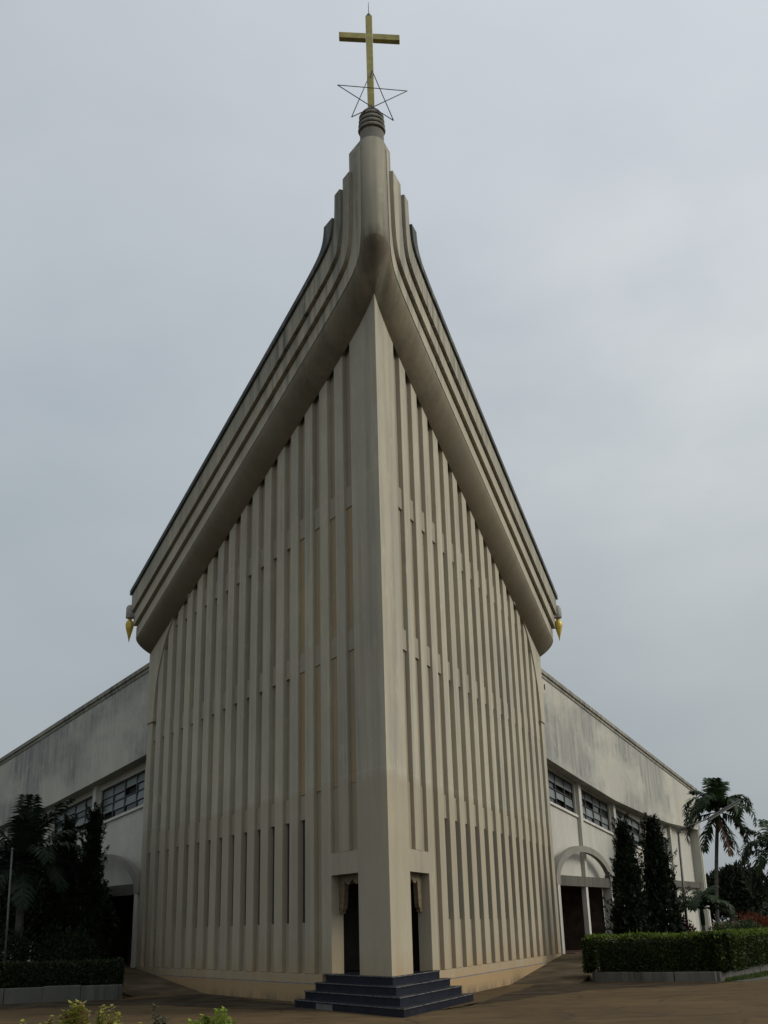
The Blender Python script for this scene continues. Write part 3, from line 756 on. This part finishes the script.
def hedge(pts, width, z0, z1, mat, lab, n, seed, size=.075):
    r = random.Random(seed); core = MB(); lv = MB()
    segs = []; tot = 0
    for (x0, y0), (x1, y1) in zip(pts[:-1], pts[1:]):
        d = math.hypot(x1-x0, y1-y0); segs.append((V(x0, y0, 0), V(x1, y1, 0), d)); tot += d
    for a, b, d in segs:
        c = (a+b)/2; core.box((c.x, c.y, (z0+z1)/2-.05), (d-.15, width-.3, z1-z0-.14), 0, math.atan2(b.y-a.y, b.x-a.x))
    for _ in range(n):
        x = r.random()*tot
        for a, b, d in segs:
            if x <= d: break
            x -= d
        u = (b-a).normalized(); w = V(-u.y, u.x, 0)
        x = x*(1+width*.7/d)-width*.35
        q = r.random()*.88 if r.random() < .8 else r.random(); h = z1-z0; per = h*2+width
        bump_ = .05*mnoise.noise(a+u*x*1.6+V(0, 0, z0))
        if q < h/per: p = a+u*x+w*(-(width/2)-bump_+r.gauss(0, .03))+V(0, 0, z0+r.random()*h); nn = -w
        elif q < 2*h/per: p = a+u*x+w*(width/2+bump_+r.gauss(0, .03))+V(0, 0, z0+r.random()*h); nn = w
        else: p = a+u*x+w*(r.random()-.5)*width+V(0, 0, z1+bump_+abs(r.gauss(0, .03))); nn = V(0, 0, 1)
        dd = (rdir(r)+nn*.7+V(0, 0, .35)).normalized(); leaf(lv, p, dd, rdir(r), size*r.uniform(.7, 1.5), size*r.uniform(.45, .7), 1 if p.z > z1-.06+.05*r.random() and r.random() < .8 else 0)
    for (a, b, d), (a2, b2, d2) in zip(segs[:-1], segs[1:]):        # round the corner
        core.lathe((b.x, b.y, z0-.05), [(width*.36, 0), (width*.36, z1-z0-.09)], 14)
        for _ in range(int(n*.07)):
            an = r.uniform(0, 6.283); rr = width*.5+r.gauss(0, .03)
            if r.random() < .25: rr *= math.sqrt(r.random()); zz = z1+abs(r.gauss(0, .03))
            else: zz = z0+r.random()*(z1-z0)
            nn = V(math.cos(an), math.sin(an), 0)
            leaf(lv, b+nn*rr+V(0, 0, zz), (rdir(r)+nn*.7+V(0, 0, .35)).normalized(), rdir(r), size*r.uniform(.7, 1.5), size*.6)
    for e, sgn in ((segs[0], -1), (segs[-1], 1)):
        a, b, d = e; u = (b-a).normalized(); w = V(-u.y, u.x, 0); base = a if sgn < 0 else b
        for _ in range(int(n*.05)):
            p = base+u*sgn*(width*.33+r.gauss(0, .03))+w*(r.random()-.5)*width+V(0, 0, z0+r.random()*(z1-z0))
            leaf(lv, p, (rdir(r)+u*sgn*.7).normalized(), rdir(r), size*r.uniform(.7, 1.5), size*.6)
    t = thing('hedge', lab, 'hedge', (pts[0][0], pts[0][1], z0), 'clipped hedges in the planters')
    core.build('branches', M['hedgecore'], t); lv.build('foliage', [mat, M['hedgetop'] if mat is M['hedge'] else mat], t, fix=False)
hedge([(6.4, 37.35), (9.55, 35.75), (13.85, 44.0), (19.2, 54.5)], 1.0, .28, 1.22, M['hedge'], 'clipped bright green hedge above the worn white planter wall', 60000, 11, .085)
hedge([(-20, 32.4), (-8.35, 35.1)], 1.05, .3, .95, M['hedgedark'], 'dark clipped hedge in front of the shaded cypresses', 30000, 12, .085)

def cypress(x, y, z0, h, rmax, lab, seed, lean=0., n=150):
    r = random.Random(seed); t = thing('cypress_tree', lab, 'tree', (x, y, z0), 'dark flame-like cypresses')
    tk = MB(); tk.tube([V(x, y, z0-.1), V(x+lean*.4, y, z0+h*.4), V(x+lean, y, z0+h*.92)], [.13, .08, .015], 8)
    for k in range(10):
        a = r.uniform(0, 6.28); zz = z0+h*r.uniform(.1, .6); e = V(math.cos(a), math.sin(a), 0)*rmax*.6
        tk.tube([V(x, y, zz), V(x, y, zz)+e+V(0, 0, .6)], [.04, .01], 5)
    tk.build('trunk', M['bark'], t)
    cr = MB()
    for i in range(n):
        f = (i+r.random())/n
        prof = rmax*min(1, (1-f)*1.45+.02)**.72*(.88+.12*min(1, f*6))
        prof *= .80+.55*mnoise.noise(V(f*7, seed*3.1, 0))
        a = i*2.39996+r.uniform(-.4, .4)
        rr = prof*r.uniform(.45, 1.0)
        c = V(x+lean*f+rr*math.cos(a), y+rr*math.sin(a), z0+.05+f*(h-.35))
        out = V(math.cos(a), math.sin(a), 0)
        tw = V(-math.sin(a), math.cos(a), 0)
        d = (V(0, 0, 1)*r.uniform(.9, 1.5)+out*r.uniform(.15, .75)+tw*r.uniform(-.1, .5)).normalized()
        L_ = r.uniform(.42, .95)*(.6+.5*(1-f))*min(1, .5+h/4)
        for j in range(70):
            q = r.random()
            wr_ = .13*math.sin(math.pi*min(1, q*.85+.12))*(.7+.6*(1-f))
            p = c+d*(q*L_)+rdir(r)*wr_*r.random()**.4
            leaf(cr, p, (d+rdir(r)*.75+out*.2).normalized(), rdir(r), r.uniform(.07, .15), r.uniform(.022, .045))
    # inner dark mass of fine twigs
    for i in range(3800):
        f = r.random()**1.2
        prof = rmax*.86*min(1, (1-f)*1.45)**.75; a = r.uniform(0, 6.283); rr = prof*r.random()**.35
        leaf(cr, V(x+lean*f+rr*math.cos(a), y+rr*math.sin(a), z0+f*(h-.3)), (rdir(r)+V(0, 0, 1)).normalized(), rdir(r), .22, .12)
    cr.build('crown', M['cypress'], t, fix=False)
cypress(8.42, 42.0, .3, 4.9, .74, 'dark twisted cypress nearest the paler church arch', 21)
cypress(9.75, 42.6, .3, 5.05, .80, 'taller pointed cypress between the arch cypress and the street lamp', 22, -.15)
cypress(-10.5, 40.2, .3, 5.65, .52, 'slim pointed cypress closest to the shaded church arch', 23, .22)
cypress(-11.3, 40.6, .3, 5.35, .70, 'middle cypress of the shaded row beside the dark palm', 24)
cypress(-11.75, 41.4, .3, 5.0, .75, 'broad low cypress of the shaded row, next to the dark palm', 25)

def frond(base, az, el, ln, droop, seed, mat, parent, pairs=34, lw=.055, ll=.55, plume=.5, name='frond'):
    r = random.Random(seed); mb = MB()
    pts = []; p = Vector(base); e = el; N = 16
    for i in range(N+1):
        pts.append(Vector(p)); d = V(math.cos(az)*math.cos(e), math.sin(az)*math.cos(e), math.sin(e))
        p = p+d*(ln/N); e -= droop/N*(.45+1.5*i/N)
    mb.tube(pts, [.028*(1-i/(N+1))+.004 for i in range(N+1)], 5)
    for i in range(pairs):
        t = .12+.87*i/(pairs-1); k = t*N; a = int(min(k, N-1)); q = pts[a].lerp(pts[a+1], k-a)
        d = (pts[a+1]-pts[a]).normalized(); side = d.cross(V(0, 0, 1))
        if side.length < .1: side = V(-math.sin(az), math.cos(az), 0)
        side.normalize(); upv = side.cross(d)
        l_ = ll*(math.sin(math.pi*(.12+.80*t))**.7)*r.uniform(.85, 1.1)
        for sg in (-1, 1):
            dd = (side*sg*.9+d*.55+upv*r.uniform(-plume, plume)+V(0, 0, -.12)).normalized()
            m1 = q+dd*l_*.5; d2 = (dd+V(0, 0, -.55)).normalized(); tip = m1+d2*l_*.5
            w = dd.cross(upv)
            if w.length < .05: w = d
            w = w.normalized()*(lw/2)
            j = len(mb.v)
            mb.v.extend([tuple(q-w*.4), tuple(q+w*.4), tuple(m1+w), tuple(m1-w), tuple(tip)])
            mb.f.append((j, j+1, j+2, j+3)); mb.m.append(0); mb.smooth.append(False)
            mb.f.append((j+3, j+2, j+4)); mb.m.append(0); mb.smooth.append(False)
    return mb.build(name, mat, parent, fix=False)
def palm(x, y, z0, zc, lab, seed, spec, trunk_r=.12, lean=0., ll=.5, lw=.055, group='palm trees', pairs=34, plume=.5, spear=True, fm='palm'):
    r = random.Random(seed); t = thing('palm_tree', lab, 'palm tree', (x, y, z0), group)
    tk = MB(); n = 14
    tp = [V(x+lean*(i/n)**1.6, y, z0-.1+(zc-z0+.1)*i/n) for i in range(n+1)]
    tk.tube(tp, [trunk_r*(1.25-.45*min(1, i/4)+.0*i)*(1+.05*(i % 2)) for i in range(n+1)], 10)
    tk.build('trunk', M['palmbark'], t)
    if spear:
        cs = MB(); top = V(x+lean, y, zc); cs.tube([top-V(0, 0, .45), top-V(0, 0, .1), top+V(0, 0, .35)], [trunk_r*1.1, trunk_r*1.25, trunk_r*.5], 10)
        cs.build('crown_shaft', M['palm'], t)
    for k, (az, el, ln, dr, dry) in enumerate(spec):
        frond((x+lean, y, zc+.12), rad(az), rad(el), ln*r.uniform(.93, 1.07), dr, seed*50+k, M['drypalm'] if dry else M[fm], t, pairs, lw, ll, plume, 'dry_frond' if dry else 'frond')
spec1 = [(0, 60, 2.3, 2.6, 0), (35, 45, 2.2, 2.9, 0), (75, 70, 2.0, 1.6, 0), (110, 55, 2.2, 2.6, 0), (150, 35, 2.3, 2.6, 0), (180, 58, 2.3, 2.7, 0), (205, 30, 2.3, 2.2, 0), (235, 60, 2.1, 2.3, 0), (262, 78, 1.9, 1.0, 0), (290, 50, 2.2, 2.7, 0), (325, 30, 2.3, 2.3, 0), (345, 62, 2.2, 2.4, 0), (170, -5, 2.2, 1.6, 0), (15, -8, 2.1, 1.6, 0), (200, -45, 2.0, .7, 0), (350, -60, 1.9, .4, 0), (95, 82, 1.9, .7, 0), (140, 72, 1.9, 1.4, 0), (310, -72, 1.8, .2, 1), (40, 80, 1.8, 1.0, 0)]
palm(14.1, 52, .3, 6.1, 'slender palm with a grey trunk standing behind the street lamp arm', 31, spec1, .10, .66, .55, .085, pairs=44)
spec2 = [(az+17, el, ln*1.1, dr, 0) for az, el, ln, dr, dry in spec1 if not dry]
palm(16.85, 52.5, .3, 4.1, 'second palm cut off by the picture edge, behind the red flowers', 32, spec2, .12, .55, .55, .085, pairs=44)
spec3 = [(0, 40, 1.5, 2.1, 0), (40, 55, 1.4, 2.0, 0), (80, 65, 1.3, 1.5, 0), (120, 45, 1.4, 2.0, 0), (165, 35, 1.5, 2.0, 0), (200, 55, 1.5, 2.2, 0), (240, 45, 1.4, 2.0, 0), (285, 60, 1.4, 2.0, 0), (320, 40, 1.5, 2.0, 0), (20, 75, 1.2, 1.2, 0), (190, 20, 1.4, 1.5, 0), (350, 12, 1.4, 1.4, 0)]
palm(11.55, 44.4, .3, 1.95, 'small young palm in front of the lamp post and slender palm', 33, spec3, .07, 0, .42, .06, plume=.25)
specL = [(a, e, l, d, 0) for a, e, l, d in [(0, 50, 2.4, 1.7), (30, 62, 2.6, 1.5), (65, 75, 2.5, .9), (100, 70, 2.6, 1.1), (140, 55, 2.5, 1.7), (175, 45, 2.4, 1.9), (205, 65, 2.7, 1.4), (240, 50, 2.3, 1.8), (275, 72, 2.4, 1.2), (310, 45, 2.4, 1.8), (345, 72, 2.7, .8), (20, 30, 2.2, 1.8), (160, 25, 2.2, 1.7), (330, 15, 2.2, 1.6), (200, 8, 2.1, 1.4), (120, 84, 2.4, .4), (300, 84, 2.5, .5), (5, -10, 2., 1.2), (180, -15, 2., 1.1), (250, 0, 2., 1.3), (290, -12, 2., 1.2)]]
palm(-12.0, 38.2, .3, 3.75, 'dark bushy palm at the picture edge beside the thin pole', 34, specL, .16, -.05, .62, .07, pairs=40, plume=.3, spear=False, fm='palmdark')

def bushmass(mb, c, rx, ry, rz, n, r, size, up=.4, clumps=14):
    cs = []
    for _ in range(clumps):
        d = rdir(r); d.z = abs(d.z)*.9-.15
        cs.append((V(c[0]+d.x*rx*.62, c[1]+d.y*ry*.62, c[2]+d.z*rz*.68), r.uniform(.28, .5)))
    for i in range(n):
        q, f = cs[i % clumps]; d = rdir(r); k = r.random()**.33
        p = q+V(d.x*rx*f*k, d.y*ry*f*k, d.z*rz*f*k)
        if p.z < .28: p.z = .28+r.random()*.1
        leaf(mb, p, (d+rdir(r)*.7+V(0, 0, up)).normalized(), rdir(r), size*r.uniform(.7, 1.5), size*r.uniform(.35, .6))
def tree(x, y, z0, zc, rx, rz, lab, seed, mat, n=6000, size=.28, group='background trees'):
    r = random.Random(seed); t = thing('broadleaf_tree', lab, 'tree', (x, y, z0), group)
    tk = MB(); tk.tube([V(x, y, z0-.1), V(x+.1, y, (z0+zc)/2), V(x, y, zc+rz*.4)], [.28, .2, .06], 8)
    for k in range(7):
        a = k*.9+r.random(); tk.tube([V(x, y, z0+(zc-z0)*.5), V(x+math.cos(a)*rx*.4, y+math.sin(a)*rx*.4, zc), V(x+math.cos(a)*rx*.7, y+math.sin(a)*rx*.7, zc+rz*.4)], [.12, .07, .02], 6)
    tk.build('trunk', M['bark'], t)
    mb = MB(); bushmass(mb, (x, y, zc), rx, rx, rz, n, r, size, .2, 34); mb.build('crown', mat, t, fix=False)
tree(22.0, 75, .3, 2.9, 2.35, 2.35, 'round dark tree far behind the slender palm', 41, M['broad'], 9000, .3)
tree(19.6, 78, .3, 2.5, 1.8, 2.1, 'smaller dark tree next to the wing end', 42, M['broad'], 6000, .28)
tree(25.6, 86, .3, 2.4, 2.4, 2.6, 'pale grey-green tree far off behind the second palm', 43, M['greyshrub'], 6000, .26)
tree(-13.6, 43.5, .3, 3.0, 1.9, 2.5, 'dense dark tree behind the bushy palm in the shade', 44, M['broad'], 8000, .22)
tree(-11.6, 43.2, .3, 2.2, 1.6, 2.0, 'dense low dark tree behind the shaded cypresses', 45, M['broad'], 8000, .2)

def shrub(x, y, rx, rz, mat, lab, seed, n=1600, size=.11, z0=.28, ry=None, cat='shrub', group=None, name='shrub'):
    r = random.Random(seed); t = thing(name, lab, cat, (x, y, z0), group)
    st_ = MB()
    for k in range(7):
        a = r.uniform(0, 6.28); st_.tube([V(x, y, z0-.05), V(x+math.cos(a)*rx*.5, y+math.sin(a)*(ry or rx)*.5, z0+rz*.9)], [.02, .006], 5)
    st_.build('stem', M['bark'], t)
    mb = MB(); bushmass(mb, (x, y, z0+rz*.55), rx, ry or rx, rz, n, r, size, .4, 16)
    mb.build('foliage', mat, t, fix=False)
shrub(16.6, 55, 1.5, 1.15, M['red'], 'red flowering bush behind the bright hedge', 51, 3200, .12, cat='bush', ry=.8)
shrub(17.6, 54.0, 1.5, .75, M['shrub'], 'low green shrub below the red flowers', 52, 2500, .12, ry=.8)
shrub(11.0, 44.9, .55, .95, M['maroon'], 'dark maroon shrub at the foot of the lamp post', 53, 1500)
shrub(12.6, 46.0, 1.0, .9, M['shrub'], 'green shrub at the foot of the slender palm', 54, 2200)
shrub(10.3, 43.6, .5, .8, M['greyshrub'], 'pale spiky shrub between cypress and lamp post', 55, 1000, .16)
shrub(14.3, 49, 1.2, 1.0, M['shrub'], 'wide dark green shrub below the slender palm crown', 56, 2400)
shrub(-10.6, 38.6, 1.2, 1.2, M['hedgedark'], 'dark shrub under the shaded cypresses', 57, 2600)
shrub(-13.2, 41.5, 1.7, 2.4, M['hedgedark'], 'tall dark shrub behind the bushy palm trunk', 59, 6000, .14)
shrub(-14.6, 40.5, 1.6, 2.2, M['hedgedark'], 'tall dark shrub cut off by the picture edge near the thin pole', 60, 6000, .14)
shrub(-12.4, 37.6, 1.3, 1.3, M['hedgedark'], 'dark shrub round the foot of the thin pole', 58, 2600)

def sprigbush(x, y, rx, hmax, mat, lab, seed, n=26, ll=.085, z0=0.):
    """garden plant of many upright leafy stems"""
    r = random.Random(seed); t = thing('garden_plant', lab, 'plant', (x, y, z0))
    stm = MB(); lv = MB()
    for k in range(n):
        a = r.uniform(0, 6.28); q = math.sqrt(r.random()); bx, by = x+math.cos(a)*q*rx, y+math.sin(a)*q*rx*.6
        h = hmax*(1-.45*q*q)*r.uniform(.78, 1.03); tip = V(bx+math.cos(a)*.12*q, by, z0+h)
        stm.tube([V(x+(bx-x)*.5, y+(by-y)*.5, z0-.03), V(bx, by, z0+h*.5), tip], [.012, .008, .003], 5)
        m_ = int(h*70)
        for i in range(m_):
            f = .25+.75*i/m_; p = V(bx, by, z0+h*.5).lerp(tip, (f-.5)*2) if f > .5 else V(bx, by, z0+h*f)
            b_ = i*2.4+r.random(); d = V(math.cos(b_), math.sin(b_), r.uniform(.1, .9)).normalized()
            leaf(lv, p, d, V(0, 0, 1), ll*r.uniform(.7, 1.3)*(1.15-.5*f), ll*.55)
    stm.build('stem', M['bark'], t); lv.build('foliage', mat, t, fix=False)
sprigbush(-3.42, 13.0, .24, 1.13, M['yellow'], 'yellow variegated plant with pinkish tips, tallest at the bottom edge', 61, 40, .095)
sprigbush(-3.82, 13.0, .34, .94, M['yellow'], 'low yellow variegated plant at the picture corner', 62, 40, .09)
sprigbush(-3.02, 13.2, .28, 1.03, M['yellow'], 'yellow variegated plant next to the thin dark sprig', 63, 44, .09)
sprigbush(-2.60, 13.4, .16, .96, M['sprig'], 'thin grey-green sprig between the yellow and lime plants', 64, 8, .085)
sprigbush(-1.98, 13.4, .36, .90, M['lime'], 'bright lime green plant at the bottom edge', 65, 70, .09)
sprigbush(-2.34, 13.2, .28, .84, M['lime'], 'smaller lime green plant beside the bright one', 66, 44, .09)

# grass fringe in front of the bright planter wall
mb = MB(); r = random.Random(71)
for _ in range(5200):
    t = r.random(); w = r.random()**1.5*(1.2*t+.15)
    x = 9.5+(14.6-9.5)*t+w*.95; y = 34.85+(43.6-34.85)*t-w*.5
    leaf(mb, V(x, y, 0), (V(r.uniform(-.5, .5), r.uniform(-.5, .5), 1)).normalized(), rdir(r), r.uniform(.05, .14), .018)
g = mb.build('grass', M['grass'], None, fix=False); struct(g, 'stuff')
mb = MB(); gp = [(9.55, 34.95), (9.95, 34.5), (12.4, 37.2), (17., 43.0), (21.5, 57.5), (13.7, 43.1)]; mb.hexa([(x, y, -.1) for x, y in gp], [(x, y, .008) for x, y in gp])
struct(mb.build('grass_ground', M['soil'], None, fix=False))

# ------------------------------------------------------------------ lamp and pole
lp = thing('street_lamp', 'grey street lamp with a long slanted arm above the bright hedge', 'street lamp', (11.08, 45, .3))
mb = MB(); mb.tube([(11.07, 45, .25), (11.1, 45, 2.2), (11.16, 45, 5.12)], [.055, .05, .042], 10); mb.build('pole', M['metal'], lp)
mb = MB(); mb.box((11.17, 45, 4.98), (.14, .16, .22)); mb.tube([(11.16, 45, 4.95), (11.7, 45, 5.16), (12.5, 45, 5.42)], .026, 8); mb.build('arm', M['metal'], lp)
mb = MB(); A, B = V(12.35, 45, 5.36), V(13.72, 45, 6.06); d = (B-A).normalized(); s_ = V(0, 1, 0); upv = s_.cross(d)*-1
for off_, w, h, m_ in ((0, .10, .038, 0), (-.042, .07, .042, 1)):
    q = [A+s_*w-upv*h+upv*off_, A-s_*w-upv*h+upv*off_, A-s_*w+upv*h+upv*off_, A+s_*w+upv*h+upv*off_]
    mb.hexa(q, [p+d*(B-A).length*(1 if m_ == 0 else .96) for p in q], m_)
mb.build('lamp_head', [M['metal'], M['lampglass']], lp, bevel=.015)
mb = MB(); mb.tube([(-11.66, 36, .3), (-11.74, 36, 4.25)], [.035, .03], 10); mb.lathe((-11.74, 36, 4.25), [(.03, 0), (.045, .03), (.03, .07), (.005, .09)], 10)
tag(mb.build('thin_pole', M['metal'], None, origin=(-11.66, 36, .3)), 'thin grey pole standing in front of the dark bushy palm', 'pole')

# ------------------------------------------------------------------ light
SUN_AZ, SUN_EL = rad(98), rad(30)          # azimuth clockwise from +Y
sd = V(math.sin(SUN_AZ)*math.cos(SUN_EL), math.cos(SUN_AZ)*math.cos(SUN_EL), math.sin(SUN_EL))
sun = bpy.data.lights.new('Sun', 'SUN'); sun.energy = 1.5; sun.angle = rad(22); sun.color = (1, .95, .86)
so = bpy.data.objects.new('Sun', sun); COL.objects.link(so); so.rotation_euler = (-sd).to_track_quat('-Z', 'Y').to_euler()
w = bpy.data.worlds.new('World'); sc.world = w; w.use_nodes = True; nt = w.node_tree; nt.nodes.clear(); t = NT(nt)
out = t.n('ShaderNodeOutputWorld'); bg = t.n('ShaderNodeBackground'); t.l(bg.outputs[0], out.inputs[0])
sky = t.n('ShaderNodeTexSky', sky_type='NISHITA'); sky.sun_disc = False; sky.sun_elevation = SUN_EL; sky.sun_rotation = SUN_AZ; sky.dust_density = 4; sky.air_density = 1.2
tc = t.n('ShaderNodeTexCoord'); sx = t.n('ShaderNodeSeparateXYZ'); t.l(tc.outputs['Generated'], sx.inputs[0])
mp = t.n('ShaderNodeMapping'); mp.inputs['Scale'].default_value = (1.6, 1.6, 3.2); t.l(tc.outputs['Generated'], mp.inputs[0])
wn = t.noise(mp.outputs[0], 1.5, 5, .5)
base = t.ramp(sx.outputs['Z'], [(0, (.33, .37, .395)), (.2, (.395, .44, .47)), (.42, (.465, .515, .555)), (.62, (.525, .57, .62)), (.8, (.565, .61, .66)), (1, (.60, .64, .68))])
cl_ = t.ramp(wn, [(.3, (.89, .905, .92)), (.5, (1, 1, 1)), (.72, (1.11, 1.10, 1.08))])
base = t.mix(1., base, cl_, 'MULTIPLY')
dp = t.n('ShaderNodeVectorMath', operation='DOT_PRODUCT'); t.l(tc.outputs['Generated'], dp.inputs[0]); dp.inputs[1].default_value = sd
gl = t.math('POWER', t.maprange(dp.outputs['Value'], -.2, 1, 0, 1), 2.5)
base = t.mix(t.math('MULTIPLY', gl, 1.), base, (.62, .6, .55), 'ADD')
dpw = t.n('ShaderNodeVectorMath', operation='DOT_PRODUCT'); t.l(tc.outputs['Generated'], dpw.inputs[0]); dpw.inputs[1].default_value = V(.275, .865, .42).normalized()
pw = t.math('MULTIPLY', t.math('POWER', t.maprange(dpw.outputs['Value'], .955, 1, 0, 1), 1.6), t.ramp(t.noise(mp.outputs[0], 3., 4), [(.3, .25), (.65, 1)]))
base = t.mix(pw, base, (.075, .06, .045), 'ADD')
skyc = t.mix(1., sky.outputs[0], (.10, .10, .10), 'MULTIPLY')
fin = t.mix(.9, skyc, base)
t.l(fin, bg.inputs['Color']); bg.inputs['Strength'].default_value = 1.0
sc.view_settings.view_transform = 'Standard'; sc.view_settings.look = 'None'; sc.view_settings.exposure = 0; sc.view_settings.gamma = 1
sc.view_settings.use_curve_mapping = False
sc.render.engine = 'CYCLES'; sc.cycles.use_denoising = True; sc.cycles.max_bounces = 6
for o in bpy.data.objects:
    if '_o' in o: del o['_o']
